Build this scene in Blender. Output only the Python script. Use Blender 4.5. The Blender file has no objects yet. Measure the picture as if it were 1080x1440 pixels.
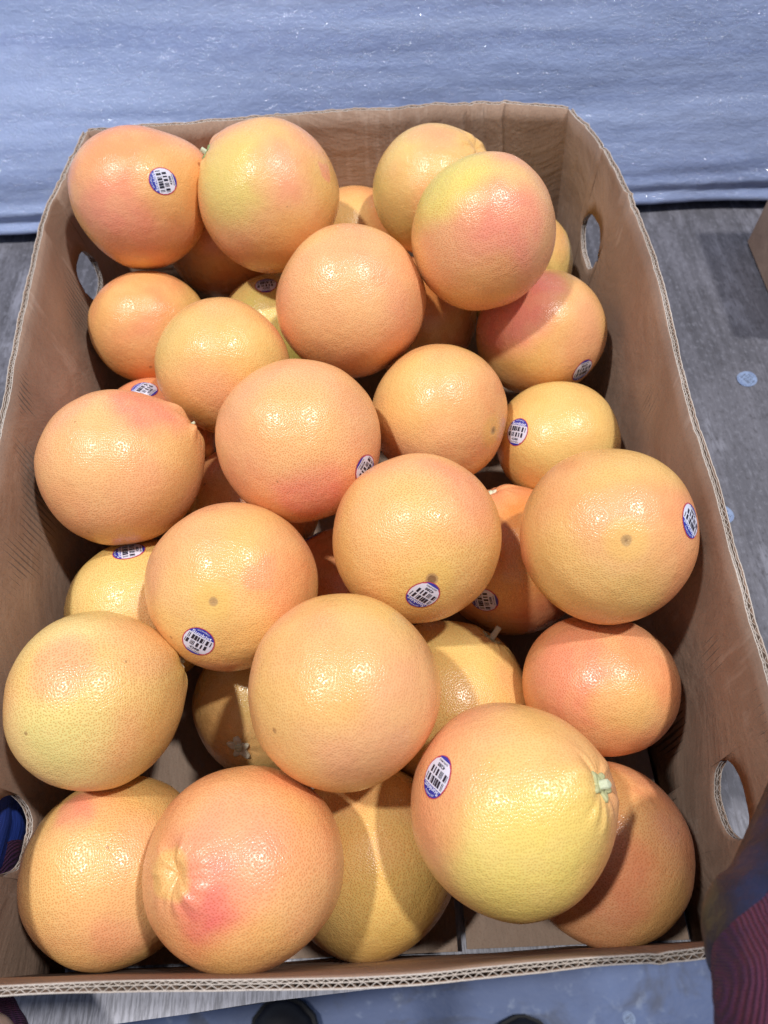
import bpy, bmesh, math, random
from mathutils import Vector, Matrix, noise
random.seed(7)
scene = bpy.context.scene
COL = scene.collection

# ------------------------------------------------------------------ camera
TILT, ROLL, FPX = math.radians(31.5), math.radians(-2.5), 1000.0      # tilt is measured from straight down
CAM = Vector((0, 0, .53))
_fw = Vector((0, math.sin(TILT), -math.cos(TILT))); _up = Vector((0, math.cos(TILT), math.sin(TILT))); _rt = Vector((1, 0, 0))
CR = _rt*math.cos(ROLL) + _up*math.sin(ROLL)
CU = -_rt*math.sin(ROLL) + _up*math.cos(ROLL)
cd = bpy.data.cameras.new('camera'); cam = bpy.data.objects.new('camera', cd); COL.objects.link(cam)
cam.matrix_world = Matrix(((CR.x, CU.x, -_fw.x, CAM.x), (CR.y, CU.y, -_fw.y, CAM.y), (CR.z, CU.z, -_fw.z, CAM.z), (0, 0, 0, 1)))
cd.sensor_fit = 'VERTICAL'; cd.sensor_height = 36; cd.lens = 36*FPX/1440
cd.clip_start = .01; cd.clip_end = 60
cd.dof.use_dof = True; cd.dof.focus_distance = .40; cd.dof.aperture_fstop = 11
scene.camera = cam

# ------------------------------------------------------------------ light
w = bpy.data.worlds.new('World'); scene.world = w; w.use_nodes = True
bg = w.node_tree.nodes['Background']; bg.inputs[0].default_value = (.62, .74, 1, 1); bg.inputs[1].default_value = .35
def lamp(name, loc, power, size, col):
    d = bpy.data.lights.new(name, 'AREA'); d.shape = 'DISK'; d.size = size; d.energy = power; d.color = col
    o = bpy.data.objects.new(name, d); COL.objects.link(o); o.location = loc
    o.rotation_euler = (Vector((0, .25, .1)) - Vector(loc)).to_track_quat('-Z', 'Y').to_euler()
lamp('high_bay_lamp', (-1.42, .06, 3.7), 100, .2, (1, .975, .95))
lamp('high_bay_lamp', (1.45, .27, 3.9), 112, .2, (1, .975, .95))
scene.view_settings.view_transform = 'Standard'; scene.view_settings.look = 'None'
scene.view_settings.exposure = 0; scene.view_settings.gamma = 1
scene.cycles.use_denoising = True
scene.cycles.max_bounces = 5; scene.cycles.diffuse_bounces = 3; scene.cycles.glossy_bounces = 2; scene.cycles.caustics_reflective = False
scene.cycles.adaptive_threshold = .02

# ------------------------------------------------------------------ helpers
def tag(o, label=None, cat=None, group=None, kind=None):
    if label: o['label'] = label
    if cat: o['category'] = cat
    if group: o['group'] = group
    if kind: o['kind'] = kind
    return o
def link(o, parent=None, loc=None):
    COL.objects.link(o)
    if parent: o.parent = parent
    if loc is not None: o.location = loc
    return o
def empty(name, loc):
    o = bpy.data.objects.new(name, None); o.empty_display_size = .02
    return link(o, None, loc)
def mesh(name, verts, faces, mats, parent=None, loc=None, smooth=True, fmat=None):
    me = bpy.data.meshes.new(name); me.from_pydata([tuple(v) for v in verts], [], faces)
    for m in (mats if isinstance(mats, (list, tuple)) else [mats]): me.materials.append(m)
    if fmat: me.polygons.foreach_set('material_index', fmat)
    me.polygons.foreach_set('use_smooth', [smooth]*len(me.polygons)); me.update()
    return link(bpy.data.objects.new(name, me), parent, loc)
def from_bm(name, bm, mats, parent=None, loc=None, smooth=False):
    me = bpy.data.meshes.new(name); bm.to_mesh(me); bm.free()
    for m in (mats if isinstance(mats, (list, tuple)) else [mats]): me.materials.append(m)
    me.polygons.foreach_set('use_smooth', [smooth]*len(me.polygons))
    return link(bpy.data.objects.new(name, me), parent, loc)
def box_bm(x0, x1, y0, y1, z0, z1, bev=.002, bm=None):
    bm = bm or bmesh.new()
    r = bmesh.ops.create_cube(bm, size=1)
    for v in r['verts']:
        v.co = Vector((x0 if v.co.x < 0 else x1, y0 if v.co.y < 0 else y1, z0 if v.co.z < 0 else z1))
    if bev: bmesh.ops.bevel(bm, geom=list({e for v in r['verts'] for e in v.link_edges}), offset=bev, segments=2, affect='EDGES')
    return bm
def ss(a, b, x):
    t = min(max((x-a)/(b-a), 0), 1); return t*t*(3-2*t)
def ray(px, py):
    return (CR*((px-540)/FPX) - CU*((py-720)/FPX) + _fw).normalized()
def nz(p, s=1.0, o=0.0): return noise.noise(Vector((p[0]*s+o, p[1]*s-o*.7, p[2]*s+o*1.3)))

class NT:
    """small node-tree writer"""
    def __init__(self, name):
        self.m = bpy.data.materials.new(name); self.m.use_nodes = True
        self.t = self.m.node_tree; self.n = self.t.nodes; self.bsdf = self.n['Principled BSDF']
    def add(self, typ, **kw):
        n = self.n.new(typ)
        for k, v in kw.items(): setattr(n, k, v)
        return n
    def put(self, sock, v):
        if isinstance(v, bpy.types.NodeSocket): self.t.links.new(v, sock)
        elif v is not None:
            if sock.type == 'RGBA' and len(v) == 3: v = (*v, 1)
            sock.default_value = v
    def math(self, op, a, b=None, c=None, clamp=False):
        n = self.add('ShaderNodeMath', operation=op, use_clamp=clamp)
        for i, v in enumerate((a, b, c)):
            if v is not None: self.put(n.inputs[i], v)
        return n.outputs[0]
    def vmath(self, op, a, b=None):
        n = self.add('ShaderNodeVectorMath', operation=op); self.put(n.inputs[0], a)
        if b is not None: self.put(n.inputs[1], b)
        return n.outputs['Value'] if op in ('DOT_PRODUCT', 'LENGTH', 'DISTANCE') else n.outputs[0]
    def mix(self, f, a, b, blend='MIX'):
        n = self.add('ShaderNodeMix', data_type='RGBA', blend_type=blend)
        self.put(n.inputs[0], f); self.put(n.inputs[6], a); self.put(n.inputs[7], b); return n.outputs[2]
    def ramp(self, v, a, b, smooth=True, lo=0.0, hi=1.0):
        n = self.add('ShaderNodeMapRange', interpolation_type='SMOOTHSTEP' if smooth else 'LINEAR')
        self.put(n.inputs[0], v); n.inputs[1].default_value = a; n.inputs[2].default_value = b
        n.inputs[3].default_value = lo; n.inputs[4].default_value = hi; return n.outputs[0]
    def coord(self, out='Object', scale=None, rot=None, loc=None):
        c = self.add('ShaderNodeTexCoord').outputs[out]
        if scale is None and rot is None and loc is None: return c
        m = self.add('ShaderNodeMapping'); self.put(m.inputs[0], c)
        if scale: m.inputs['Scale'].default_value = scale
        if rot: m.inputs['Rotation'].default_value = rot
        if loc: m.inputs['Location'].default_value = loc
        return m.outputs[0]
    def noise(self, vec, scale, detail=3, rough=.55, dist=0):
        n = self.add('ShaderNodeTexNoise'); self.put(n.inputs['Vector'], vec)
        n.inputs['Scale'].default_value = scale; n.inputs['Detail'].default_value = detail
        n.inputs['Roughness'].default_value = rough; n.inputs['Distortion'].default_value = dist
        return n.outputs[0]
    def voro(self, vec, scale, feature='F1', rnd=1.0):
        n = self.add('ShaderNodeTexVoronoi', feature=feature); self.put(n.inputs['Vector'], vec)
        n.inputs['Scale'].default_value = scale; n.inputs['Randomness'].default_value = rnd
        return n
    def bump(self, h, dist, strength=1.0, normal=None):
        n = self.add('ShaderNodeBump'); self.put(n.inputs['Height'], h)
        n.inputs['Distance'].default_value = dist; n.inputs['Strength'].default_value = strength
        if normal is not None: self.put(n.inputs['Normal'], normal)
        return n.outputs[0]
    def out(self, color, rough=.6, normal=None, **kw):
        b = self.bsdf; self.put(b.inputs['Base Color'], color); self.put(b.inputs['Roughness'], rough)
        if normal is not None: self.put(b.inputs['Normal'], normal)
        for k, v in kw.items(): self.put(b.inputs[k.replace('_', ' ')], v)
        return self.m
def plain(name, col, rough=.6, **kw): return NT(name).out(col, rough, **kw)

# ------------------------------------------------------------------ materials of the setting
def mat_plywood():
    n = NT('weathered plywood')
    P = n.coord('Object')
    g = n.noise(n.coord('Object', (95, 5, 30), (0, 0, .12)), 1, 5, .62)
    fib = n.noise(n.coord('Object', (520, 60, 60), (0, 0, .12)), 1, 4, .65)
    big = n.noise(n.coord('Object', (7, 4, 4)), 1, 4, .6, .8)
    wear = n.ramp(n.math('ADD', n.noise(n.coord('Object', (22, 5, 6), (0, 0, .12)), 1, 4, .65, .5), n.math('MULTIPLY', fib, .22)), .60, .76)
    col = n.mix(n.ramp(big, .40, .58), (.055, .054, .066), (.10, .098, .117))
    col = n.mix(n.math('MULTIPLY', n.ramp(g, .35, .7), .55), col, (.155, .152, .18))
    col = n.mix(n.math('MULTIPLY', wear, .7), col, (.25, .25, .295))
    dark = n.ramp(fib, .30, .46, lo=1, hi=0)
    col = n.mix(n.math('MULTIPLY', dark, .45), col, (.06, .055, .06))
    spk = n.noise(n.coord('Object', (240, 130, 130)), 1, 4, .7)
    col = n.mix(n.math('MULTIPLY', n.ramp(spk, .52, .66), .5), col, (.20, .20, .235))
    col = n.mix(n.math('MULTIPLY', n.ramp(spk, .46, .34), .55), col, (.045, .042, .048))
    # bright light along the front edge, painted in as a paler streaked strip
    sx = n.add('ShaderNodeSeparateXYZ'); n.put(sx.inputs[0], P)
    fr = n.math('MULTIPLY', n.ramp(sx.outputs[1], -.60, -.70), .8)
    col = n.mix(fr, col, n.mix(n.ramp(fib, .36, .62), (.24, .24, .27), (.46, .46, .52)))
    bmp = n.bump(n.math('ADD', g, n.math('MULTIPLY', fib, .6)), .0007, .8)
    return n.out(col, n.ramp(g, .2, .8, lo=.75, hi=.55), bmp)
def mat_cardboard(name='kraft cardboard', a=(.285, .190, .140), b=(.395, .275, .205), axis=2, flute=True):
    n = NT(name)
    sc = [90, 90, 90]; sc[axis] = 9
    fib = n.noise(n.coord('Object', tuple(sc)), 4, 4, .6)
    big = n.noise(n.coord('Object'), 11, 5, .6, .6)
    spk = n.noise(n.coord('Object'), 900, 2, .5)
    col = n.mix(n.ramp(big, .3, .72), a, b)
    col = n.mix(n.math('MULTIPLY', n.ramp(fib, .35, .75), .10), col, (.47, .33, .245))
    col = n.mix(n.math('MULTIPLY', n.ramp(spk, .50, .75), .4), col, (.18, .115, .085))
    # pale scuffs where the liner has been rubbed
    sc2 = [60, 60, 60]; sc2[axis] = 6
    scf = n.ramp(n.math('MULTIPLY', n.noise(n.coord('Object', tuple(sc2)), 2.2, 3, .6), n.ramp(n.noise(n.coord('Object'), 14, 2), .45, .62)), .50, .66)
    col = n.mix(n.math('MULTIPLY', scf, .28), col, (.54, .43, .36))
    wv = n.add('ShaderNodeTexWave', wave_type='BANDS', bands_direction='DIAGONAL'); n.put(wv.inputs[0], n.coord('Object', (1, 1, 0))); wv.inputs['Scale'].default_value = 88; wv.inputs['Distortion'].default_value = .6
    h = n.math('ADD', n.math('ADD', n.math('MULTIPLY', fib, .07), big), n.math('MULTIPLY', wv.outputs[1], .006))
    nrm = n.bump(h, .006, .8)
    nrm = n.bump(n.noise(n.coord('Object'), 420, 3, .6), .0003, .6, nrm)
    return n.out(col, .72, nrm, Specular_IOR_Level=.3)
def mat_concrete():
    n = NT('blue grey concrete'); P = n.coord('Object')
    big = n.noise(P, 3.2, 5, .6, .5); fine = n.noise(P, 40, 4, .6)
    col = n.mix(n.ramp(big, .35, .65), (.045, .078, .19), (.085, .135, .29))
    st = n.ramp(n.noise(n.coord('Object', (5, 9, 5), (0, 0, .6)), 1.3, 4, .6, 1.2), .52, .66)
    col = n.mix(n.math('MULTIPLY', st, .75), col, (.03, .04, .08))
    col = n.mix(n.math('MULTIPLY', n.ramp(fine, .55, .75), .4), col, (.30, .36, .48))
    return n.out(col, .5, n.bump(fine, .002, .5))
def mat_film():
    n = NT('layered stretch film')
    w1 = n.noise(n.coord('Object', (110, 110, 260)), 1, 4, .6, .4)
    w2 = n.noise(n.coord('Object', (260, 260, 420)), 1, 3, .6, .3)
    band = n.noise(n.coord('Object', (2.2, 6, 70)), 1, 3, .55)
    col = n.mix(n.ramp(band, .3, .7), (.27, .345, .59), (.38, .47, .73))
    col = n.mix(n.math('MULTIPLY', n.ramp(w1, .48, .70), .25), col, (.48, .59, .88))
    # crumpled bands glint more than the tight ones
    cr = n.ramp(n.noise(n.coord('Object', (3, 6, 26)), 1, 3, .6), .42, .62, lo=.25, hi=1)
    vv = n.voro(n.coord('Object', (1, 1, 1.7)), 330, 'F1'); sc_ = n.add('ShaderNodeSeparateColor'); n.put(sc_.inputs[0], vv.outputs['Color'])
    fleck = n.math('MULTIPLY', n.ramp(vv.outputs['Distance'], .05, .42, lo=1, hi=0), n.math('MULTIPLY', n.ramp(sc_.outputs[1], .50, .56), cr))
    h = n.math('ADD', n.math('MULTIPLY', w1, .22), n.math('ADD', n.math('MULTIPLY', n.math('MULTIPLY', w2, cr), .42), n.math('MULTIPLY', fleck, .8)))
    soft = n.bump(n.math('ADD', w1, n.math('MULTIPLY', w2, .5)), .0006, 1.0)
    nrm = n.bump(h, .009, 1.0)
    return n.out(col, .30, soft, Specular_IOR_Level=.7, Coat_Weight=1.0, Coat_Roughness=.07, Coat_IOR=2.0, Coat_Normal=nrm)
M_PLY = mat_plywood(); M_CARD = mat_cardboard(); M_CONC = mat_concrete(); M_FILM = mat_film()
M_FLUTE = mat_cardboard('corrugated fluting', (.11, .075, .055), (.17, .12, .09))  # kraft darkened so the shade inside the open cells is in the colour
M_EDGE = mat_cardboard('torn liner edge', (.44, .385, .335), (.60, .54, .49))
M_FLAP = mat_cardboard('box bottom cardboard', (.27, .19, .14), (.34, .25, .19), 1)
M_PLYEDGE = plain('plywood edge', (.16, .13, .11), .8)
M_STEEL = plain('dark painted steel', (.05, .05, .06), .5)

# ------------------------------------------------------------------ floor, table, wrapped load, carton
FZ = -.80
fl = mesh('floor', [(-4, -3, FZ), (4, -3, FZ), (4, 4, FZ), (-4, 4, FZ)], [(0, 1, 2, 3)], M_CONC, smooth=False); tag(fl, kind='structure')

tb = tag(empty('table', (0, .7, FZ)), 'grey weathered plywood table top carrying the grapefruit box', 'table')
def front(x): return -.0195 + .077*x
bm = bmesh.new()
nx = 60; X0, X1, Y1 = -1.15, 1.5, 1.75
rows = []
for z in (-.0002, -.018):
    rows.append([bm.verts.new((X0+(X1-X0)*i/nx, front(X0+(X1-X0)*i/nx) + .0012*nz((i*.9, z*50, 0)) - .7, z-FZ)) for i in range(nx+1)])
bk = [[bm.verts.new((x, Y1-.7, z-FZ)) for x in (X0, X1)] for z in (-.0002, -.018)]
bm.faces.new(rows[0] + [bk[0][1], bk[0][0]])
bm.faces.new(list(reversed(rows[1])) + [bk[1][0], bk[1][1]])
for i in range(nx):
    f = bm.faces.new((rows[0][i], rows[1][i], rows[1][i+1], rows[0][i+1])); f.material_index = 1
for a, b in ((rows[0][0], bk[0][0]), (bk[0][0], bk[0][1]), (bk[0][1], rows[0][-1])):
    pass
for a0, b0, a1, b1 in ((rows[0][0], bk[0][0], rows[1][0], bk[1][0]), (bk[0][0], bk[0][1], bk[1][0], bk[1][1]), (bk[0][1], rows[0][-1], bk[1][1], rows[1][-1])):
    f = bm.faces.new((a0, b0, b1, a1)); f.material_index = 1
bmesh.ops.recalc_face_normals(bm, faces=bm.faces)
top = from_bm('table_top', bm, [M_PLY, M_PLYEDGE], tb)
for x, y in ((-1.05, -.5), (1.4, -.4), (-1.05, .95), (1.4, .95)):
    from_bm('leg', box_bm(x-.025, x+.025, y-.025, y+.025, 0, -FZ-.0185, .004), M_STEEL, tb)

# film wrapped load behind the box
def wrapped_load():
    t = tag(empty('wrapped_load', (.1, 1.02, 0)), 'low pallet load wrapped in shiny blue tinted bubble film behind the box', 'wrapped load')
    nx, nz_ = 420, 110; H = .62; xa, xb = -1.3, 1.35
    vs, fs = [], []
    for j in range(nz_+1):
        v = j/nz_; z = H*(v**1.25)
        for i in range(nx+1):
            x = xa+(xb-xa)*i/nx
            y = .006*nz((x*2.2, z*7, 3)) + .0016*nz((x*4, z*34, 7)) + .0009*nz((x*12, z*110, 1)) + .0009*nz((x*60, z*160, 5))
            # tight rolled lip where the film is tucked under
            y -= .007*math.exp(-((z-.012)/.008)**2)*(1+.6*nz((x*9, 0, 2))) + .004*math.exp(-((z-.032-.006*nz((x*4, 1, 2)))/.005)**2)*(1+nz((x*6, 3, 2)))
            y += .020*ss(.012, 0, z) + (.24+.22*ss(.25, -.7, x)*ss(.05, .2, z))*z*ss(0, .12, z)
            vs.append((x, y-.30, z+.0004))
    for j in range(nz_):
        for i in range(nx):
            a = j*(nx+1)+i; fs.append((a, a+1, a+nx+2, a+nx+1))
    mesh('film_front', vs, fs, M_FILM, t)
    from_bm('wrapped_stack', box_bm(xa+.01, xb-.01, .04, .55, .0005, H-.004, .02), M_FILM, t)
wrapped_load()

def side_carton():
    t = tag(empty('carton', (.56, .74, 0)), 'plain brown carton cut off by the right edge of the photo', 'carton')
    t.rotation_euler.z = math.radians(-2)
    from_bm('carton_wall', box_bm(-.14, .16, -.155, -.085+.0, .0005, .19, .003), M_CARD, t) if False else None
    from_bm('carton_body', box_bm(-.14, .16, -.24, -.088, .0005, .17, .003), M_CARD, t)
    from_bm('lid_flap', box_bm(-.142, .162, -.243, -.166, .1705, .174, .001), M_CARD, t)
    from_bm('lid_flap', box_bm(-.142, .162, -.163, -.086, .1705, .174, .001), M_CARD, t)
side_carton()

# ------------------------------------------------------------------ the open cardboard box
RIM = {'near': [(-.2135, -.0055), (-.15, -.0068), (-.02, -.0095), (.055, -.0065), (.12, -.0038), (.172, -.002)],
       'right': [(.172, -.002), (.177, .1), (.181, .197), (.184, .285), (.190, .365), (.191, .445), (.1835, .525), (.1665, .585)],
       'far': [(.1665, .585), (.13, .595), (.081, .599), (.0, .5965), (-.07, .595), (-.15, .589), (-.231, .583)],
       'left': [(-.231, .583), (-.2395, .515), (-.243, .475), (-.2355, .385), (-.2265, .27), (-.22, .13), (-.2135, -.0055)]}
BASE = {'near': [(-.214, -.006), (.182, -.004)], 'right': [(.182, -.004), (.183, .592)], 'far': [(.183, .592), (-.224, .588)], 'left': [(-.224, .588), (-.214, -.006)]}
RIMZ = .2
HOLES = {'right': [(.062, .119, .0195, .0220), (.503, .131, .0225, .0205)], 'left': [(.062, .104, .0195, .024), (.479, .137, .019, .018)]}
def catmull(pts, step):
    P = [Vector(p) for p in pts]; P = [P[0]*2-P[1]] + P + [P[-1]*2-P[-2]]
    out = []
    for i in range(1, len(P)-2):
        n = max(2, int((P[i+1]-P[i]).length/.004))
        for k in range(n):
            t = k/n
            out.append(.5*((2*P[i]) + (P[i+1]-P[i-1])*t + (2*P[i-1]-5*P[i]+4*P[i+1]-P[i+2])*t*t + (3*P[i]-P[i-1]-3*P[i+1]+P[i+2])*t**3))
    out.append(P[-2])
    L = [0]
    for a, b in zip(out, out[1:]): L.append(L[-1]+(b-a).length)
    n = int(L[-1]/step); res = []; j = 0
    for k in range(n+1):
        s = L[-1]*k/n
        while j < len(L)-2 and L[j+1] < s: j += 1
        t = (s-L[j])/max(L[j+1]-L[j], 1e-9); res.append(out[j].lerp(out[j+1], t))
    return res
bx = tag(empty('cardboard_box', (-.02, .29, 0)), 'open brown double wall cardboard box full of grapefruit', 'box')
BOXO = Vector((-.02, .29, 0))
CREASE = {'far': [(.115, .0022), (.087, -.0022), (.098, .0010), (-.075, .0020), (-.10, -.0012)], 'right': [(.560, .0016), (.530, -.0014), (.47, .0016), (.455, -.0012), (.02, .0012), (.25, -.0006)], 'left': [(.548, .0016), (.52, -.001)], 'near': [(.10, .0006)]}
ZR = [0, .25, .5, .75, .93, 1.0]
def build_wall(side):
    step = .0007
    top_ = catmull(RIM[side], step); n = len(top_)-1
    b0, b1 = Vector(BASE[side][0]), Vector(BASE[side][1])
    tang = []
    for i in range(n+1):
        t = (top_[min(i+1, n)]-top_[max(i-1, 0)]).normalized(); tang.append(Vector((t.y, -t.x)))   # outward normal
    s_of = [0]
    for a, b in zip(top_, top_[1:]): s_of.append(s_of[-1]+(b-a).length)
    def hole(i):
        c = top_[i].y
        for (hy, hz, ha, hb) in HOLES.get(side, []):
            u = abs(c-hy)/ha
            if u < 1:
                k = (1-u**2.3)**(1/2.3)*hb
                return hz-k+.0022*nz((i*.05, 0, 1))+.0008*nz((i*.3, 2, 1)), hz+k+.0022*nz((i*.05, 4, 1))+.0008*nz((i*.3, 6, 1))
        return None
    def crease(i, zf):
        c = top_[i].y if side in ('left', 'right') else top_[i].x
        d = 0
        for p, a in CREASE[side]:
            d += a*math.exp(-((c-p-.006*(1-zf))/.0022)**2)
        return d
    def place(i, o, z):
        zf = z/RIMZ
        q = (b0.lerp(b1, i/n)).lerp(top_[i], zf**1.5)
        nn = tang[i]
        q2 = q + nn*(o + crease(i, zf) + .0018*nz((top_[i].x*14, top_[i].y*14, z*22)))
        return Vector((q2.x, q2.y, z))-BOXO
    def rimz(i, o): return RIMZ - .001 + .0013*nz((top_[i].x*60, top_[i].y*60, o*60)) + .0007*nz((top_[i].x*260, top_[i].y*260, o*300)) - .004*max(0, nz((top_[i].x*22, top_[i].y*22, 9))-.42)
    crush = lambda i: 1.02 - .34*max(0, nz((top_[i].x*18, top_[i].y*18, 4)))
    def sheet(off, h, rows, dz=0.0, stride=1):
        V, Fc, FM = [], [], []
        idx = list(range(0, n+1, stride))
        if idx[-1] != n: idx.append(n)
        def column(i, z0, z1):
            o = off(i); zs = [z0+(z1-z0)*r for r in rows]; base = len(V)
            for z in zs: V.append(place(i, o-h, z)); V.append(place(i, o+h, z))
            return base
        m = len(rows)
        def strip(a, b, topm):
            for r in range(m-1):
                Fc.append((a+2*r, b+2*r, b+2*r+2, a+2*r+2)); FM.append(0)
                Fc.append((a+2*r+1, a+2*r+3, b+2*r+3, b+2*r+1)); FM.append(0)
            e = 2*(m-1)
            Fc.append((a+e, b+e, b+e+1, a+e+1)); FM.append(1)
            Fc.append((a, a+1, b+1, b)); FM.append(1)
        prev = None
        for i in idx:
            hz = hole(i); zt = rimz(i, off(i))-dz
            if hz is None: cur = [column(i, .001, zt)]
            else: cur = [column(i, .001, hz[0]), column(i, hz[1], zt)]
            if prev is not None:
                if len(prev) == len(cur):
                    for a, b in zip(prev, cur): strip(a, b, 1)
                else:
                    # split the lone column at the hole's end so the outline closes
                    one_i = i if len(cur) == 1 else pi
                    z0, z1 = (phz if len(cur) == 1 else hz); zm = (z0+z1)/2
                    lo = column(one_i, .001, zm-.001); hi = column(one_i, zm+.001, rimz(one_i, off(one_i))-dz)
                    if len(cur) == 1: strip(prev[0], lo, 1); strip(prev[1], hi, 1)
                    else: strip(lo, cur[0], 1); strip(hi, cur[1], 1)
            prev, pi, phz = cur, i, hz
        return V, Fc, FM
    def merge(parts):
        V, Fc, FM = [], [], []
        for v, f, m in parts:
            b = len(V); V += v; Fc += [tuple(x+b for x in q) for q in f]; FM += m
        return V, Fc, FM
    T1, T2 = .0020, .0014     # the two flute heights
    c = crush
    inner = lambda i: 0.0
    mid = lambda i: T2*c(i)
    outer = lambda i: (T1+T2)*c(i)
    V, Fc, FM = merge([sheet(inner, .00028, ZR, 0, 3), sheet(outer, .00028, ZR, 0, 3)])
    wl = mesh('wall', V, Fc, [M_CARD, M_EDGE], bx, fmat=FM)
    tri = lambda x: math.asin(math.sin(x)*.97)/1.326
    jit = lambda i: 2.2*nz((s_of[i]*38, 2, 0)) + .8*nz((s_of[i]*150, 5, 0))
    amp = lambda i: 1 - .75*ss(.12, .45, nz((top_[i].x*24, top_[i].y*24, 14)))
    f1 = lambda i: T2*c(i)*(.5+.42*amp(i)*tri(2*math.pi*s_of[i]/.0040+jit(i)))
    f2 = lambda i: (T2 + T1*(.5+.44*amp(i)*tri(2*math.pi*s_of[i]/.0050+1+jit(i))))*c(i)
    V, Fc, FM = merge([sheet(mid, .0002, [0, .5, 1], .0006, 3), sheet(f1, .00017, [0, .5, 1], .0004), sheet(f2, .00017, [0, .5, 1], .0003)])
    mesh('fluting', V, Fc, [M_FLUTE, M_EDGE], wl, fmat=FM)
for s in ('near', 'right', 'far', 'left'): build_wall(s)
def flap(x0, x1, y0, y1, z, sag, seed):
    bm = bmesh.new(); nx, ny = 16, 24; g = []
    for layer in (0, 1):
        g.append([[bm.verts.new((x0+(x1-x0)*i/nx+.02, y0+(y1-y0)*j/ny-.29, z - layer*.004 + .0012*nz((i*.4, j*.3, seed)) + sag*ss(.6, 1, i/nx))) for j in range(ny+1)] for i in range(nx+1)])
    for layer in (0, 1):
        for i in range(nx):
            for j in range(ny):
                q = (g[layer][i][j], g[layer][i+1][j], g[layer][i+1][j+1], g[layer][i][j+1]); bm.faces.new(q if layer == 0 else q[::-1])
    for i in range(nx):
        for j in (0, ny): bm.faces.new((g[0][i][j], g[0][i+1][j], g[1][i+1][j], g[1][i][j])).material_index = 1
    for j in range(ny):
        for i in (0, nx): bm.faces.new((g[0][i][j], g[0][i][j+1], g[1][i][j+1], g[1][i][j])).material_index = 1
    bmesh.ops.recalc_face_normals(bm, faces=bm.faces)
    return from_bm('bottom_flap', bm, [M_FLAP, M_EDGE], bx, smooth=False)
flap(-.2125, .034, -.0035, .585, .0068, .0022, 1)
flap(.040, .1795, -.0025, .585, .0064, 0, 2)

# ------------------------------------------------------------------ grapefruit
# colours of ripe peel (linear)
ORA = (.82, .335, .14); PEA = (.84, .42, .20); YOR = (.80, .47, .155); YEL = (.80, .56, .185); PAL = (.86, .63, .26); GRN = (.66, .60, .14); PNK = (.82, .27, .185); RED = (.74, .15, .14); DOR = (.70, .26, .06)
def peel_material(key, base, base2, patches, scar, dots, seed, spots):
    n = NT('peel ' + key); P = n.coord('Object')
    Q = n.vmath('ADD', P, (seed*.37, seed*.21, seed*.13))
    d = n.vmath('NORMALIZE', P)
    big = n.noise(Q, 16, 1, .5)
    med = n.noise(Q, 70, 1, .55)
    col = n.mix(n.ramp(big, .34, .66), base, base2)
    n2 = n.noise(Q, 14, 2, .5)
    col = n.mix(n.math('MULTIPLY', n.ramp(n2, .50, .70), .42), col, (.82, .335, .19))
    col = n.mix(n.math('MULTIPLY', n.ramp(n2, .50, .30), .50), col, (.82, .575, .19))
    wob = n.math('MULTIPLY', n.math('SUBTRACT', n.noise(Q, 34, 2, .55), .5), .20)
    for (dv, r0, r1, c, s) in patches:
        dp = n.math('ADD', n.vmath('DOT_PRODUCT', d, tuple(dv)), wob)
        col = n.mix(n.math('MULTIPLY', n.ramp(dp, math.cos(r1), math.cos(r0)), s), col, c)
    col = n.mix(n.math('MULTIPLY', n.ramp(med, .38, .68), .16), col, (.88, .58, .24))
    # oil glands: darker orange dots, each one also a tiny pit (laid out on the skin itself)
    uv = n.add('ShaderNodeTexCoord').outputs['UV']
    v1 = n.voro(uv, 660, 'F1', .70); v1.voronoi_dimensions = '2D'; dist = v1.outputs['Distance']
    dot = n.ramp(dist, .12, .38, lo=1, hi=0)
    keep = n.ramp(big, .30, .60, lo=.6, hi=1)
    fac = n.math('MULTIPLY', n.math('MULTIPLY', dot, keep), dots)
    dark = n.mix(1.0, col, (.85, .62, .48), 'MULTIPLY')
    col = n.mix(fac, col, dark)
    # brown wind-scar specks
    v3 = n.voro(Q, 62, 'F1'); sp = n.add('ShaderNodeSeparateColor'); n.put(sp.inputs[0], v3.outputs['Color'])
    speck = n.math('MULTIPLY', n.ramp(v3.outputs['Distance'], .028, .06, lo=1, hi=0), n.ramp(sp.outputs[0], .88, .9))
    col = n.mix(n.math('MULTIPLY', speck, .55), col, (.22, .10, .03))
    for dv, r in spots:
        dp = n.vmath('DOT_PRODUCT', d, tuple(dv))
        col = n.mix(n.math('MULTIPLY', n.ramp(dp, math.cos(r), math.cos(r*.5)), .6), col, (.26, .12, .05))
    if scar is not None:     # blossom end: small brown scar in a paler yellow ring
        dp = n.math('ADD', n.vmath('DOT_PRODUCT', d, tuple(scar)), n.math('MULTIPLY', wob, .06))
        col = n.mix(n.math('MULTIPLY', n.ramp(dp, math.cos(.30), math.cos(.12)), .45), col, (.80, .50, .12))
        col = n.mix(n.ramp(dp, math.cos(.075), math.cos(.05)), col, (.50, .30, .12))
        col = n.mix(n.ramp(dp, math.cos(.042), math.cos(.022)), col, (.26, .14, .06))
    pit = n.ramp(dist, .05, .5)
    h = n.math('ADD', n.math('MULTIPLY', pit, .00012), n.math('MULTIPLY', n.noise(Q, 230, 3, .52), .00056))
    nrm = n.bump(h, 1.0, .8)
    return n.out(col, n.ramp(med, .3, .7, lo=.23, hi=.30), nrm, Specular_IOR_Level=.44)

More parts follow.
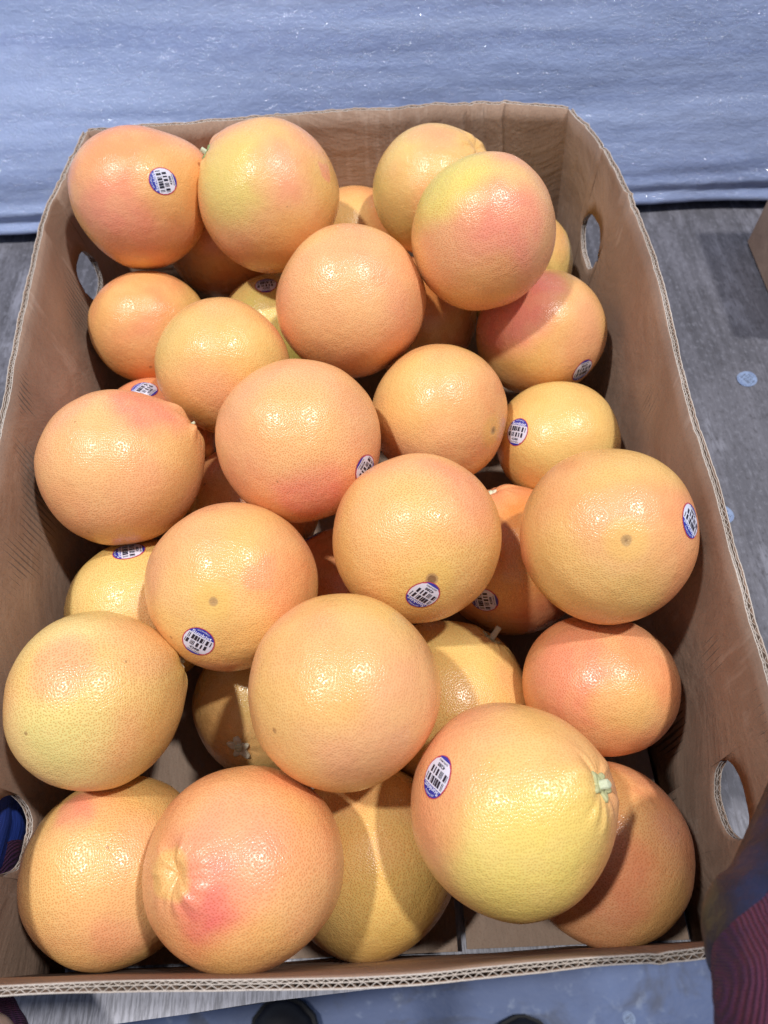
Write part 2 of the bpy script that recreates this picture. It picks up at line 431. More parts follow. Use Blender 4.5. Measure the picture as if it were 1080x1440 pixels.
M_CALYX = None
def mat_calyx(name, c1, c2):
    n = NT(name); f = n.noise(n.coord('Object'), 700, 3, .6)
    return n.out(n.mix(f, c1, c2), .7, n.bump(f, .0006, .8))
M_CAL_PALE = mat_calyx('dry pale calyx', (.60, .55, .36), (.88, .84, .68))
M_CAL_GREEN = mat_calyx('green calyx', (.13, .20, .05), (.40, .46, .20))
M_CAL_MID = mat_calyx('pale green calyx', (.36, .38, .16), (.60, .58, .34))
M_STUB = mat_calyx('stem cut', (.46, .50, .32), (.66, .68, .50))
S_WHITE = plain('sticker white', (.70, .70, .82), .38); S_BLUE = plain('sticker blue', (.022, .035, .33), .38)
S_RED = plain('sticker red rim', (.50, .06, .10), .38); S_BLACK = plain('sticker black print', (.012, .012, .03), .4)
S_TEXT = plain('sticker white print', (.70, .74, .95), .4)

def text_shape(body, bold=0.0):
    cu = bpy.data.curves.new('lettering', 'FONT'); cu.body = body; cu.size = 1; cu.offset = bold; cu.resolution_u = 3
    o = bpy.data.objects.new('lettering', cu); COL.objects.link(o)
    dg = bpy.context.evaluated_depsgraph_get(); me = o.evaluated_get(dg).to_mesh()
    V = [(v.co.x, v.co.y) for v in me.vertices]; Fc = [tuple(p.vertices) for p in me.polygons]
    o.evaluated_get(dg).to_mesh_clear(); bpy.data.objects.remove(o); bpy.data.curves.remove(cu)
    x0 = min(v[0] for v in V); x1 = max(v[0] for v in V); y0 = min(v[1] for v in V); y1 = max(v[1] for v in V)
    return [((x-x0)/(x1-x0)*2-1, (y-y0)/(y1-y0)*2-1) for x, y in V], Fc
T_BRAND = text_shape('Sunkist', .02); T_ORIGIN = text_shape('SOUTH AFRICA', .012); T_PLU = text_shape('4288', .02)
SW, SH = .0091, .0104          # sticker half width and half height
def sticker_layers():
    """flat layout in metres: list of (name, material, lift, verts2d, faces)"""
    L = []
    def ell(s, cut0=-9, cut1=9, rings=5, seg=48):
        V, Fc = [(0, 0)], []
        for r in range(1, rings+1):
            for k in range(seg):
                a = 2*math.pi*k/seg; x, y = math.cos(a)*r/rings*s, math.sin(a)*r/rings*s
                V.append((x*SW, y*SH))
        for k in range(seg): Fc.append((0, 1+k, 1+(k+1) % seg))
        for r in range(rings-1):
            for k in range(seg):
                a = 1+r*seg; Fc.append((a+k, a+seg+k, a+seg+(k+1) % seg, a+(k+1) % seg))
        return V, Fc
    def seg_band(y0, y1, s=.955, n=14, m=5):
        V, Fc = [], []
        for j in range(m+1):
            y = y0+(y1-y0)*j/m; xm = math.sqrt(max(0, s*s-y*y))
            for i in range(n+1): V.append(((-xm+2*xm*i/n)*SW, y*SH))
        for j in range(m):
            for i in range(n):
                a = j*(n+1)+i; Fc.append((a, a+1, a+n+2, a+n+1))
        return V, Fc
    def quads(rects):
        V, Fc = [], []
        for x0, x1, y0, y1 in rects:
            b = len(V); V += [(x0*SW, y0*SH), (x1*SW, y0*SH), (x1*SW, y1*SH), (x0*SW, y1*SH)]; Fc.append((b, b+1, b+2, b+3))
        return V, Fc
    def txt(T, cx, cy, hw, hh, arc=0.0):
        V = []
        for x, y in T[0]:
            V.append(((cx+x*hw*(1-arc*.1))*SW, (cy+y*hh - arc*x*x)*SH))
        return V, T[1]
    rng = random.Random(3)
    bars = []
    for (y0, y1, x0, x1) in ((.05, .38, -.76, .76), (-.34, -.03, -.80, .70)):
        x = x0
        while x < x1:
            wd = rng.choice((.03, .035, .05, .10, .16)) ; bars.append((x, min(x+wd, x1), y0, y1)); x += wd + rng.choice((.035, .05, .07, .12))
    L.append(('sticker', S_RED, .00022, *ell(1.0)))
    L.append(('face_paper', S_WHITE, .00030, *seg_band(-.9, .48, .93)))
    L.append(('brand_band', S_BLUE, .00032, *seg_band(.46, .958, .96)))
    L.append(('brand_band', S_BLUE, .00033, *seg_band(-.958, -.80, .96, 10, 3)))
    L.append(('barcode', S_BLACK, .00042, *quads(bars)))
    L.append(('lettering', S_TEXT, .00042, *txt(T_BRAND, 0, .585, .66, .105)))
    L.append(('lettering', S_TEXT, .00042, *txt(T_ORIGIN, 0, .83, .40, .045, .07)))
    L.append(('lettering', S_BLACK, .00042, *txt(T_PLU, -.02, -.50, .32, .085)))
    L.append(('lettering', S_BLACK, .00042, *txt(T_ORIGIN, 0, -.70, .40, .045)))
    return L
LAYERS = sticker_layers()
def apply_sticker(parent, mapper, loc=(0, 0, 0)):
    root = None
    for name, mat, lift, V, Fc in LAYERS:
        o = mesh(name, [mapper(u, v, lift) for u, v in V], Fc, mat, root or parent)
        if root is None: root = o; o.location = loc
    return root

FIT = {"A": [-.1768, .4911, .1967, .0498], "B": [-.0754, .4857, .1971, .053], "C": [.052, .5123, .178, .0489], "D": [.0773, .4208, .2072, .0515], "E": [-.0168, .5395, .1088, .0508], "F": [-.1309, .5394, .1228, .0508], "G": [-.0174, .3988, .1705, .0538], "H": [-.1796, .4282, .1268, .0454], "I": [-.0843, .4553, .0825, .0546], "J": [-.109, .3564, .1552, .0474], "K": [.0344, .4544, .1009, .0502], "L": [.1293, .4077, .1224, .0488], "M": [.1211, .5061, .107, .0518], "N": [-.1687, .2706, .1572, .0503], "O": [-.1739, .3452, .0926, .045], "P": [-.0515, .2774, .1679, .0524], "Q": [.0422, .3208, .1359, .0491], "R": [.1298, .3144, .1058, .045], "S": [-.1008, .2896, .0688, .0514], "T": [.0191, .2056, .1636, .0497], "U": [.1263, .1954, .175, .0493], "V": [-.1646, .199, .0898, .0494], "W": [-.0906, .186, .1519, .0494], "X": [-.0298, .2213, .0554, .0495], "Y": [.0894, .2322, .0764, .0524], "Z": [-.1623, .1225, .1472, .0474], "AA": [-.0248, .1155, .1666, .0495], "BB": [.0366, .1372, .0604, .0544], "CC": [.1258, .1315, .1044, .045], "DD": [-.0862, .1446, .0533, .0473], "EE": [-.1602, .0442, .0862, .0496], "FF": [-.0767, .0382, .138, .0474], "GG": [-.0176, .046, .0587, .0528], "HH": [.0567, .0575, .151, .0498], "II": [.1177, .0439, .0754, .0494]}
GROUP = 'grapefruits heaped in the cardboard box'
def on_fruit(key, px, py):
    """unit direction from a fruit's centre to the skin point seen at that place"""
    x, y, z, R = FIT[key]; c = Vector((x, y, z)); d = ray(px, py); oc = CAM-c
    b = oc.dot(d); disc = b*b-(oc.dot(oc)-R*R)
    p = CAM+d*(-b-math.sqrt(disc)) if disc > 0 else CAM+d*(-b)
    return (p-c).normalized()
def fruit(key, label, base, base2, stem=None, blossom=None, neck=0.0, wrinkle=0.0, asp=(1, 1), patches=(), stick=None, calyx=None, dots=.75, spots=(), lump=1.0):
    x, y, z, R = FIT[key]; seed = sum(ord(ch)*(i+1) for i, ch in enumerate(key))*.173
    if stem: ax = on_fruit(key, *stem)
    elif blossom: ax = -on_fruit(key, *blossom)
    else: ax = Vector((math.sin(seed*5), math.cos(seed*3), -1.6 if seed*7 % 2 < 1.3 else .2)).normalized()
    q = Vector((0, 0, 1)).rotation_difference(ax).to_matrix(); qi = q.transposed()
    M = Matrix.Identity(3)
    for v, s in ((CR, asp[0]), (CU, asp[1])):
        for i in range(3):
            for j in range(3): M[i][j] += (s-1)*v[i]*v[j]
    def rad(dl):
        ct = max(-1, min(1, dl.z)); th = math.acos(ct); ph = math.atan2(dl.y, dl.x)
        r = 1.0
        r *= 1 - .030*ss(.55, 1, ct)*(0 if neck > .03 else 1) - .022*ss(-.7, -1, ct)      # slightly flattened ends
        if neck: r *= 1 + neck*ss(.72, .02, th/1.25)**1.5*.9 + neck*.10*ct
        r += lump*(.034*nz(dl, 1.15, seed) + .010*nz(dl, 2.4, seed+3) + .003*nz(dl, 5, seed+6))
        if wrinkle:
            env = math.exp(-((th-.24)/.15)**2)
            r += wrinkle*env*(.050*nz((math.cos(ph)*1.9, math.sin(ph)*1.9, th*2), 1, seed) + .026*nz((math.cos(ph)*4.2, math.sin(ph)*4.2, th*3), 1, seed+5))
            r += wrinkle*.010*math.exp(-((th-.30)/.12)**2)
        if stem: r -= (.05+.03*(wrinkle > .85) if wrinkle else .022)*math.exp(-(th/.12)**2)
        if blossom: r -= .010*math.exp(-((math.pi-th)/.06)**2)
        return r*R
    def surf(d):                       # d: unit direction in world axes, before the slight squash
        return M @ (d*rad(qi @ d))
    nu, nv = 88, 64; V, Fc = [surf(q @ Vector((0, 0, 1)))], []
    for j in range(1, nv):
        t = j/nv; th = math.pi*(t - .055*math.sin(2*math.pi*t))
        for i in range(nu):
            ph = 2*math.pi*i/nu
            V.append(surf(q @ Vector((math.sin(th)*math.cos(ph), math.sin(th)*math.sin(ph), math.cos(th)))))
    V.append(surf(q @ Vector((0, 0, -1))))
    for i in range(nu): Fc.append((0, 1+i, 1+(i+1) % nu))
    for j in range(nv-2):
        for i in range(nu):
            a = 1+j*nu; Fc.append((a+i, a+nu+i, a+nu+(i+1) % nu, a+(i+1) % nu))
    e = len(V)-1; a = 1+(nv-2)*nu
    for i in range(nu): Fc.append((e, a+(i+1) % nu, a+i))
    UVR = Matrix.Rotation(seed, 3, 'X') @ Matrix.Rotation(seed*2.1, 3, 'Z')
    def skin_uv(me):
        lay = me.uv_layers.new(name='skin').data; co = [UVR @ v.co for v in me.vertices]
        for p in me.polygons:
            c = co[p.vertices[0]]+co[p.vertices[1]]+co[p.vertices[2]]
            k = max(range(3), key=lambda a: abs(c[a])); a, b = [(1, 2), (2, 0), (0, 1)][k]
            for li, vi in zip(p.loop_indices, p.vertices):
                v = co[vi]; s_ = v[k]
                lay[li].uv = (math.atan2(v[a]*(1 if s_ > 0 else -1), abs(s_))*R + k*.5 + seed, math.atan2(v[b], abs(s_))*R + (.7 if s_ > 0 else 0) + seed)
    pt = [(on_fruit(key, p[0], p[1]), p[2], p[3], p[4], p[5]) for p in patches]
    sp = [(on_fruit(key, p[0], p[1]), p[2]) for p in spots]
    mat = peel_material(key, base, base2, pt, (-ax if blossom else None), dots, seed, sp)
    if not stick and not calyx:
        o = mesh('grapefruit', V, Fc, mat, None, (x, y, z)); skin_uv(o.data); tag(o, label, 'grapefruit', GROUP); return o
    root = tag(empty('grapefruit', (x, y, z-R)), label, 'grapefruit', GROUP)
    skin_uv(mesh('peel', V, Fc, mat, root, (0, 0, R)).data)
    for st in stick or []:
        n0 = on_fruit(key, st[0], st[1]); n1 = on_fruit(key, st[0]+st[2]*6, st[1]+st[3]*6)
        e2 = (n1-n0); e2 = (e2-n0*e2.dot(n0)).normalized(); e1 = e2.cross(n0).normalized()
        def mp(u, v, lift, n0=n0, e1=e1, e2=e2):
            d = (n0 + e1*(u/R) + e2*(v/R)).normalized(); p = surf(d); return p + p.normalized()*lift
        apply_sticker(root, mp, (0, 0, R))
    if calyx:
        kind, size, stub = calyx
        base_p = surf(ax); t1 = ax.orthogonal().normalized(); t2 = ax.cross(t1)
        V2, F2, seg = [], [], 40; rr = random.Random(int(seed*100)); ph0 = rr.random()*6
        lob = lambda a: .80+.24*math.cos(5*a+ph0)+.10*math.sin(2*a+ph0)+.05*math.sin(9*a)
        prof = [(1.0, -.10), (1.0, .10), (.82, .22), (.55, .18), (.36, .20), (.33, stub), (.26, stub+.06), (.0, stub-.02)]
        for (rr_, hh) in prof:
            for k in range(seg):
                a = 2*math.pi*k/seg; rad_ = rr_*(lob(a) if rr_ > .4 else .9+.08*math.sin(3*a+ph0))*size
                p = base_p + t1*(math.cos(a)*rad_) + t2*(math.sin(a)*rad_)
                lift = hh*size
                if rr_ > .4:                 # the lobes follow the skin
                    dd = (p).normalized(); s_ = M.inverted() @ p; p = surf(s_.normalized()); 
                    p = p + dd*lift
                else: p = p + ax*(lift + .0004)
                V2.append(p)
        for r in range(len(prof)-1):
            for k in range(seg): F2.append((r*seg+k, r*seg+(k+1) % seg, (r+1)*seg+(k+1) % seg, (r+1)*seg+k))
        m1 = {'green': M_CAL_GREEN, 'mid': M_CAL_MID}.get(kind, M_CAL_PALE)
        mesh('stem_calyx', V2, F2, [m1, M_STUB], root, (0, 0, R), fmat=[0 if i < seg*4 else 1 for i in range(len(F2))])
    return root

fruit('A', 'pear shaped orange grapefruit with a barcode sticker in the far left corner', ORA, PEA, stem=(282, 232), neck=.24, patches=[(165, 310, .1, .9, PNK, .65), (250, 260, .1, .75, YOR, .7)], stick=[(229, 255, -1, .12)], dots=.45)
fruit('B', 'tall yellow green grapefruit with a green stem, against the far wall', PEA, YOR, stem=(291, 216), neck=.05, wrinkle=.5, asp=(.99, 1.01), patches=[(318, 250, .15, .85, (.74, .60, .17), .8), (400, 240, .05, .55, PNK, .45), (400, 350, .1, .6, YOR, .6), (450, 240, .02, .16, PNK, .6)], calyx=('green', .0056, .85), dots=.5)
fruit('C', 'yellow grapefruit at the far wall, half behind a pink blushed one', YEL, YOR, stem=(672, 205), neck=.03, wrinkle=.5, patches=[(610, 190, .05, .5, PNK, .45), (545, 300, .1, .8, GRN, .35)], dots=.5)
fruit('D', 'large topmost grapefruit with a pink blush and yellow shoulder, far right', PEA, PEA, asp=(.975, 1.02), patches=[(622, 245, .15, .85, (.76, .64, .15), .9), (712, 320, .15, .75, PNK, .85), (690, 400, .1, .5, YOR, .5)], dots=.95)
fruit('E', 'orange grapefruit mostly hidden in the gap at the far wall', YOR, ORA)
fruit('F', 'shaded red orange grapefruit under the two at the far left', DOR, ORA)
fruit('G', 'large even peach coloured grapefruit in the middle of the far half', PEA, PEA, asp=(1.02, .99), patches=[(490, 330, .1, .5, ORA, .4), (470, 430, .2, .8, (.85, .50, .20), .5)], dots=1.0)
fruit('H', 'orange grapefruit by the far left handle hole', ORA, YOR, asp=(1.03, .97), patches=[(170, 430, .1, .6, YOR, .5)], spots=[(212, 517, .035)], dots=.5)
fruit('I', 'yellow green grapefruit showing only its sticker and shoulder in a gap', GRN, YEL, stick=[(374, 400, -.08, -1)])
fruit('J', 'golden grapefruit with a yellow left flank behind the large peach one', YOR, PEA, patches=[(235, 480, .1, .7, YEL, .6), (330, 440, .1, .5, ORA, .3)], dots=.85)
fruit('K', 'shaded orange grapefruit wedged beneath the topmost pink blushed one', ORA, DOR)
fruit('L', 'grapefruit with a broad red flush and a sticker at the right wall', PEA, YOR, asp=(1.03, .99), patches=[(715, 425, .45, 1.0, PNK, 1), (760, 395, .1, .5, PNK, .8)], stick=[(818, 522, -.4, 1)], dots=.6)
fruit('M', 'yellow green grapefruit tucked against the far right corner wall', YEL, GRN, patches=[(780, 330, .1, .5, ORA, .5)])
fruit('N', 'peach grapefruit with a puckered neck and red shoulder at the left wall', PEA, PEA, stem=(277, 592), neck=.07, wrinkle=.8, patches=[(205, 570, .1, .6, PNK, .8), (130, 640, .1, .7, (.85, .47, .18), .6), (90, 720, .1, .5, ORA, .4)], calyx=('green', .0030, .9), dots=.85)
fruit('O', 'red orange grapefruit peeking out with a sticker behind the left wall fruit', ORA, PNK, stick=[(203, 547, -.7, -.2)])
fruit('P', 'largest peach grapefruit in the centre with a red spot low down', PEA, PEA, patches=[(440, 695, .06, .55, PNK, .85), (410, 590, .2, .8, (.86, .50, .19), .7), (340, 640, .1, .5, ORA, .35)], stick=[(514, 660, .6, .8)], dots=1.0)
fruit('Q', 'golden orange grapefruit with a tiny blossom scar right of centre', YOR, PEA, blossom=(697, 607), asp=(.995, .995), patches=[(570, 530, .1, .6, YEL, .5), (680, 560, .1, .6, ORA, .5)], dots=.7)
fruit('R', 'smaller yellow grapefruit with a sticker on its left, by the right wall', YOR, YEL, asp=(1.03, .96), patches=[(760, 600, .2, .8, YEL, .6)], stick=[(729, 607, .28, -1)], dots=.6)
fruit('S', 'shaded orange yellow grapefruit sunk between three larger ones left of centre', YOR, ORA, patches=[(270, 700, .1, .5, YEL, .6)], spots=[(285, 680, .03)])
fruit('T', 'peach grapefruit with blossom scar and sticker near its lower edge, centre', PEA, YOR, blossom=(608, 816), patches=[(655, 690, .1, .75, PNK, .6), (570, 720, .2, .8, (.86, .50, .18), .6), (610, 830, .1, .6, YEL, .35)], stick=[(595, 840, -.75, .62)], dots=.95)
fruit('U', 'very large orange grapefruit with a yellow blossom end against the right wall', ORA, YOR, blossom=(882, 760), asp=(.975, 1.01), patches=[(780, 850, .1, .55, YEL, .5), (870, 740, .1, .6, PEA, .5)], stick=[(975, 732, -.3, .95)], dots=.55)
fruit('V', 'pale yellow grapefruit with a sticker half under others at the left wall', PAL, YEL, stick=[(181, 774, -1, .22)], dots=.9)
fruit('W', 'golden grapefruit with a dark blossom scar and a sticker below it', YOR, PEA, blossom=(297, 847), asp=(1.01, .99), patches=[(400, 810, .1, .6, ORA, .6), (260, 850, .1, .6, YEL, .45), (360, 795, .05, .25, PNK, .3)], stick=[(278, 905, .5, -.85)], dots=.75, spots=[(241, 896, .025)])
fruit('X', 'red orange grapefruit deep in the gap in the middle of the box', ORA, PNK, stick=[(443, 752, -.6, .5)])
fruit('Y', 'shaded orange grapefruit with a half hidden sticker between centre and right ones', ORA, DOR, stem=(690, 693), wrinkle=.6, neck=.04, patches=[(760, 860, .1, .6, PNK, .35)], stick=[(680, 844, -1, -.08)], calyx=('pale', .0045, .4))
fruit('Z', 'pale yellow green grapefruit cut by the left edge of the photo', PAL, YEL, stem=(257, 930), neck=.05, wrinkle=.5, asp=(.98, 1.01), patches=[(80, 1030, .2, .75, (.74, .66, .22), .75), (80, 940, .1, .5, PNK, .45), (200, 900, .1, .6, PEA, .6), (240, 1010, .1, .45, YOR, .6)], calyx=('pale', .0052, .5), dots=.95, spots=[(35, 1032, .03)])
fruit('AA', 'large plump golden grapefruit with a small scar in the middle of the near half', PEA, YOR, patches=[(530, 870, .1, .6, YEL, .45), (395, 1000, .1, .5, YOR, .7), (460, 950, .1, .5, (.84, .44, .17), .5), (560, 1080, .1, .5, ORA, .35)], dots=.6, spots=[(385, 1028, .035)])
fruit('BB', 'glossy yellow grapefruit with an upright pale green stem stub', YEL, YOR, stem=(693, 895), wrinkle=.4, neck=.03, patches=[(620, 950, .1, .5, YOR, .6)], calyx=('mid', .0062, 1.6), dots=.95)
fruit('CC', 'salmon orange grapefruit under the very large one at the right wall', ORA, PEA, asp=(1.03, .925), patches=[(800, 950, .2, .8, PNK, .5), (880, 990, .1, .5, YOR, .6), (870, 1050, .05, .35, ORA, .7)], dots=.95)
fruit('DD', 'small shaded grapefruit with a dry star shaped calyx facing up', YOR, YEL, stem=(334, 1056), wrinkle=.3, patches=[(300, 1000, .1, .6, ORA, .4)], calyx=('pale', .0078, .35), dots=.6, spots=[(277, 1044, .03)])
fruit('EE', 'orange grapefruit in the near left corner below the left handle hole', PEA, YOR, patches=[(115, 1130, .05, .35, PNK, .7), (90, 1240, .2, .7, (.86, .52, .20), .6), (160, 1330, .05, .4, PNK, .35), (205, 1160, .02, .22, (.66, .33, .08), .7)], dots=.95, spots=[(151, 1191, .02)])
fruit('FF', 'glossy grapefruit with a puckered stem scar and crimson patch at the near edge', PEA, ORA, stem=(246, 1229), neck=.03, wrinkle=.88, lump=.8, asp=(1.045, .975), patches=[(295, 1272, .12, .50, RED, .9), (325, 1180, .1, .8, (.82, .31, .19), .65), (236, 1233, .06, .27, YOR, .8), (440, 1250, .1, .6, PEA, .6), (350, 1340, .1, .5, YOR, .6)], dots=.85)
fruit('GG', 'dull yellow grapefruit lying low between two others at the near wall', YEL, YOR, asp=(1, 1.01), dots=.9, patches=[(560, 1300, .2, .8, (.74, .50, .13), .6)])
fruit('HH', 'big yellow green and peach grapefruit with stem to the right, near right', PEA, YOR, stem=(840, 1106), neck=.075, wrinkle=.8, patches=[(730, 1240, .3, .95, (.76, .62, .16), .85), (800, 1170, .1, .6, (.78, .60, .16), .6), (600, 1150, .1, .55, ORA, .6), (640, 1060, .1, .5, PEA, .5)], stick=[(614, 1092, -.45, .9)], calyx=('mid', .0070, .70), dots=.5)
fruit('II', 'orange grapefruit in the near right corner beneath the yellow green one', ORA, PEA, patches=[(840, 1100, .1, .5, YOR, .6), (860, 1250, .2, .6, PNK, .3)], dots=1.0, spots=[(955, 1171, .02)])

# ------------------------------------------------------------------ loose stickers
def loose(label, x, y, z, rz, tilt_mat=None):
    root = None; c, s = math.cos(rz), math.sin(rz)
    for name, mat, lift, V, Fc in LAYERS:
        o = mesh('fallen_sticker' if root is None else name, [(u*c-v*s, u*s+v*c, lift+.0006*(1+math.sin(u*300))*.5) for u, v in V], Fc, LOOSE[mat.name], root)
        if root is None: root = o; o.location = (x, y, z)
    tag(root, label, 'sticker', 'stickers fallen off the fruit')
LOOSE = {S_WHITE.name: plain('fallen sticker paper', (.22, .29, .45), .6), S_BLUE.name: plain('fallen sticker blue', (.16, .22, .38), .6), S_RED.name: plain('fallen sticker rim', (.20, .26, .40), .6), S_BLACK.name: plain('fallen sticker print', (.10, .13, .20), .6), S_TEXT.name: plain('fallen sticker letters', (.26, .33, .48), .6)}  # flatter, bluer tones than the stickers on the fruit
loose('pale fruit sticker stuck on the grey plywood right of the box', .358, .458, 0, 2.2)
loose('pale fruit sticker half hidden by the right box wall', .2905, .308, 0, .9)
loose('pale sticker lying on the concrete floor', .338, -.105, FZ, .5)

# ------------------------------------------------------------------ the person holding the box: gloves, forearms, shoes
def glove_materials():
    n = NT('navy latex coating'); P = n.coord('Object')
    f = n.noise(P, 45, 4, .6)
    coat = n.out(n.mix(n.ramp(f, .4, .7), (.005, .007, .020), (.009, .015, .05)), .48, n.bump(n.noise(P, 160, 4, .6), .0016, .6))
    n = NT('purple knit'); P = n.coord('Object')
    wv = n.add('ShaderNodeTexWave', wave_type='BANDS'); n.put(wv.inputs[0], n.coord('Object', (1, 1, 1), (0, 0, .4))); wv.inputs['Scale'].default_value = 300; wv.inputs['Distortion'].default_value = 1.5
    wv2 = n.add('ShaderNodeTexWave', wave_type='BANDS', bands_direction='Y'); n.put(wv2.inputs[0], P); wv2.inputs['Scale'].default_value = 340; wv2.inputs['Distortion'].default_value = 1
    st = n.noise(P, 30, 2)
    col = n.mix(n.ramp(st, .4, .62), (.075, .018, .075), (.17, .028, .065))
    col = n.mix(n.math('MULTIPLY', wv.outputs[1], .5), col, (.025, .012, .06))
    kn = n.out(col, .85, n.bump(n.math('ADD', wv.outputs[1], wv2.outputs[1]), .0012, .9))
    return coat, kn
M_COAT, M_KNIT = glove_materials()
n_ = NT('blue latex coating'); f_ = n_.noise(n_.coord('Object', (60, 20, 160)), 3, 4, .6)
M_COAT2 = n_.out(n_.mix(f_, (.008, .02, .13), (.03, .07, .36)), .45, n_.bump(f_, .002, .6))
M_BLUEKNIT = plain('bright blue knit', (.01, .035, .20), .8)
def mat_skin():
    n = NT('skin'); f = n.noise(n.coord('Object'), 60, 3)
    return n.out(n.mix(f, (.52, .34, .26), (.62, .43, .34)), .55, n.bump(n.noise(n.coord('Object'), 500, 3), .0004, .5), Subsurface_Weight=.15, Subsurface_Radius=(.01, .004, .002))
M_SKIN = mat_skin()
person = tag(empty('person', (-.01, -.20, FZ)), 'worker in navy and purple knit gloves and black shoes holding the box', 'person')
PO = Vector((-.01, -.20, FZ))
def skinned(name, chains, mats, root_first=True, sub=2, parent=None):
    """chains: lists of (point, radius); chains after the first start at an existing point"""
    V, E, Rd, key = [], [], [], {}
    for ch in chains:
        prev = None
        for p, r in ch:
            k = tuple(round(c, 5) for c in p)
            if k not in key: key[k] = len(V); V.append(Vector(p)-PO); Rd.append(r)
            if prev is not None: E.append((prev, key[k]))
            prev = key[k]
    me = bpy.data.meshes.new(name); me.from_pydata(V, E, []); o = bpy.data.objects.new(name, me); link(o, parent or person)
    md = o.modifiers.new('skin', 'SKIN'); md.use_smooth_shade = True; md.branch_smoothing = .6
    lay = me.skin_vertices[0].data
    for i, r in enumerate(Rd):
        rr = r if isinstance(r, tuple) else (r, r); lay[i].radius = rr; lay[i].use_root = (i == 0)
    o.modifiers.new('sub', 'SUBSURF').levels = sub; o.modifiers['sub'].render_levels = sub
    for m in mats: me.materials.append(m)
    return o
def blob(name, caps, mats, parent, vox=.0022, smooth=6, fm=None):
    """one continuous skin grown round a set of tapered capsules"""
    bm = bmesh.new()
    for (a, ra, b, rb) in caps:
        a, b = Vector(a), Vector(b); n = max(2, int((b-a).length/(min(ra, rb)*.45)))
        for k in range(n+1):
            t = k/n; r = ra+(rb-ra)*t
            bmesh.ops.create_icosphere(bm, subdivisions=2, radius=r, matrix=Matrix.Translation(a.lerp(b, t)-PO))
    o = from_bm(name, bm, mats, parent, smooth=True)
    m = o.modifiers.new('remesh', 'REMESH'); m.mode = 'VOXEL'; m.voxel_size = vox; m.use_smooth_shade = True
    m = o.modifiers.new('smooth', 'SMOOTH'); m.iterations = smooth; m.factor = .5
    return o
# right hand: palm over the right rim by the corner, fingers down the outside, thumb alongside
hd = Vector((.75, .62, 0)).normalized(); pp = Vector((-hd.y, hd.x, 0))
W_ = Vector((.134, -.020, .254)); K_ = Vector((.192, .034, .2235))
caps = []; kc = []
for off, kf, kr, ln in ((.027, 0, .0172, 0), (.009, .006, .0178, .006), (-.009, .004, .0172, .004), (-.026, -.006, .0155, -.005)):
    w_ = W_ + pp*off*.62; k_ = K_ + pp*off + hd*kf
    caps.append((w_, .0245, k_, kr))
    p1 = k_ + hd*.024 + Vector((.006, 0, -.016)); p2 = p1 + Vector((.003, .001, -.028-ln*.5)); p3 = p2 + Vector((-.005, 0, -.020-ln*.3))
    caps += [(k_, kr*.93, p1, .0118), (p1, .0118, p2, .0110), (p2, .0110, p3, .0094)]
    kc.append((w_ + Vector((.000, -.005, .005)), .0255, w_.lerp(k_, .55) + Vector((.003, -.006, .0075)), .0205))
    kc.append((w_ + Vector((.000, -.006, .005)), .0258, W_ + pp*off*.9 + Vector((.002, -.024, .018)), .0300))
caps += [(W_ + pp*.020 + Vector((.002, .004, -.004)), .0225, (.158, .022, .238), .0185), ((.158, .022, .238), .0185, (.176, .046, .231), .0142), ((.176, .046, .231), .0142, (.196, .062, .226), .0112)]
blob('glove', caps, [M_COAT], person)
blob('knit_cuff', kc, [M_KNIT], person)
blob('forearm', [(W_ + Vector((.012, -.034, .024)), .0285, (.205, -.13, .315), .034), ((.205, -.13, .315), .034, (.31, -.33, .34), .043)], [M_SKIN], person, .004)
# left hand: palm flat on the outside of the left wall, wrist at the near corner
wl_ = [(-.250, -.012, .086), (-.250, -.014, .074), (-.250, -.014, .062), (-.250, -.012, .050)]
kl = [((-.243, .066, .104), .0155), ((-.243, .072, .084), .0155), ((-.243, .070, .064), .0150), ((-.243, .062, .046), .0140)]
caps = [(w_, .0165, k_, r_) for w_, (k_, r_) in zip(wl_, kl)]
for (k_, r_), ln in zip(kl, (.0, .008, .004, -.01)):
    p1 = (-.2425, k_[1]+.034+ln*.5, k_[2]-.003); p2 = (-.2425, p1[1]+.024+ln*.5, p1[2]-.003)
    caps += [(k_, r_*.9, p1, .0112), (p1, .0112, p2, .0092)]
caps += [((-.250, .004, .092), .017, (-.246, .030, .122), .0135), ((-.246, .030, .122), .0135, (-.245, .056, .138), .0108)]
blob('glove', caps, [M_COAT2], person)
kc = [(w_, .0190, tuple(Vector(w_).lerp(Vector(k_), f_)), .0172) for w_, (k_, r_), f_ in zip(wl_, kl, (.30, .60, .85, .95))]
kc += [(w_, .0195, (w_[0]+.026, w_[1]-.034, w_[2]), .0225) for w_ in wl_]
blob('knit_cuff', kc, [M_KNIT], person)
blob('forearm', [((-.228, -.042, .068), .024, (-.25, -.14, .085), .03), ((-.25, -.14, .085), .03, (-.33, -.32, .14), .042)], [M_SKIN], person, .004)
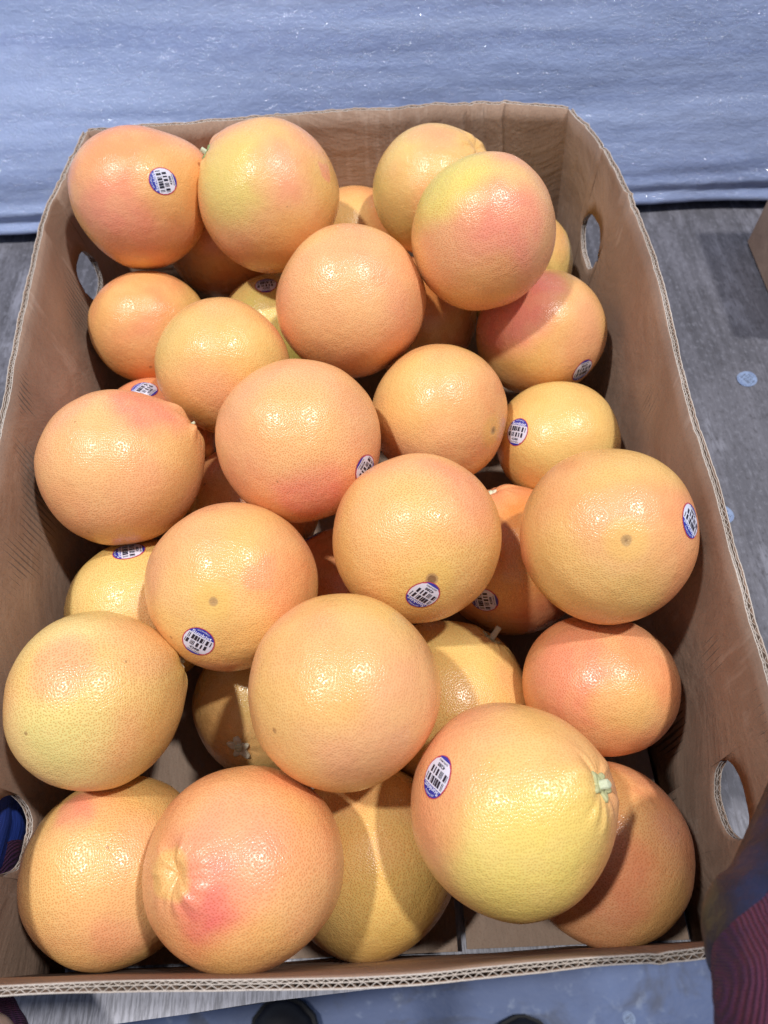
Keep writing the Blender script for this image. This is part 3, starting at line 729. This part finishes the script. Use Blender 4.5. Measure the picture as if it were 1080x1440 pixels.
# shoes and trouser legs
M_SHOE = plain('black shoe leather', (.012, .012, .016), .45); M_SOLE = plain('black rubber sole', (.01, .01, .012), .8)
M_TROU = NT('dark trousers'); M_TROU = M_TROU.out((.012, .014, .025), .9, M_TROU.bump(M_TROU.noise(M_TROU.coord('Object'), 40, 3), .01, .5))
def shoe(x, ytoe, splay):
    prof = []   # (y from toe, half width, height)
    stations = [(0, .006, .030), (.008, .026, .040), (.025, .042, .050), (.06, .050, .058), (.11, .049, .072), (.16, .042, .095), (.21, .038, .105), (.26, .036, .108), (.285, .026, .105)]
    V, Fc = [], []; seg = 20
    for (yy, hw, hh) in stations:
        for k in range(seg):
            a = math.pi*k/(seg-1); px_ = -math.cos(a)*hw; pz = .022 + (math.sin(a)**.75)*(hh-.022)
            xx = x + px_*math.cos(splay) + yy*math.sin(splay)*(1 if x > 0 else -1)*-1
            V.append(Vector((xx, ytoe-yy, FZ+pz))-PO)
    for j in range(len(stations)-1):
        for k in range(seg-1): Fc.append((j*seg+k, j*seg+k+1, (j+1)*seg+k+1, (j+1)*seg+k))
    Fc.append(tuple(range(seg))[::-1]); Fc.append(tuple(range((len(stations)-1)*seg, len(stations)*seg)))
    s = mesh('shoe', V, Fc, M_SHOE, person)
    V, Fc = [], []; ring = [(yy, hw*1.06+.002) for yy, hw, _ in stations]
    pts = [(-hw, yy) for yy, hw in ring] + [(hw, yy) for yy, hw in reversed(ring)]; m = len(pts)
    for z in (.0005, .026):
        for a, b in pts: V.append(Vector((x+a + b*math.sin(splay)*(-1 if x > 0 else 1), ytoe-b+.003, FZ+z))-PO)
    for k in range(m): Fc.append((k, (k+1) % m, m+(k+1) % m, m+k))
    Fc.append(tuple(range(m))[::-1]); Fc.append(tuple(range(m, 2*m)))
    mesh('sole', V, Fc, M_SOLE, s, smooth=False)
    skinned('trouser_leg', [[((x, ytoe-.22, FZ+.07), (.055, .055)), ((x, ytoe-.25, FZ+.28), (.065, .065)), ((x*.9, ytoe-.24, FZ+.52), (.075, .075)), ((x*.75, ytoe-.30, FZ+.86), (.095, .095))]], [M_TROU])
shoe(-.187, -.060, .10); shoe(.172, -.096, .10)
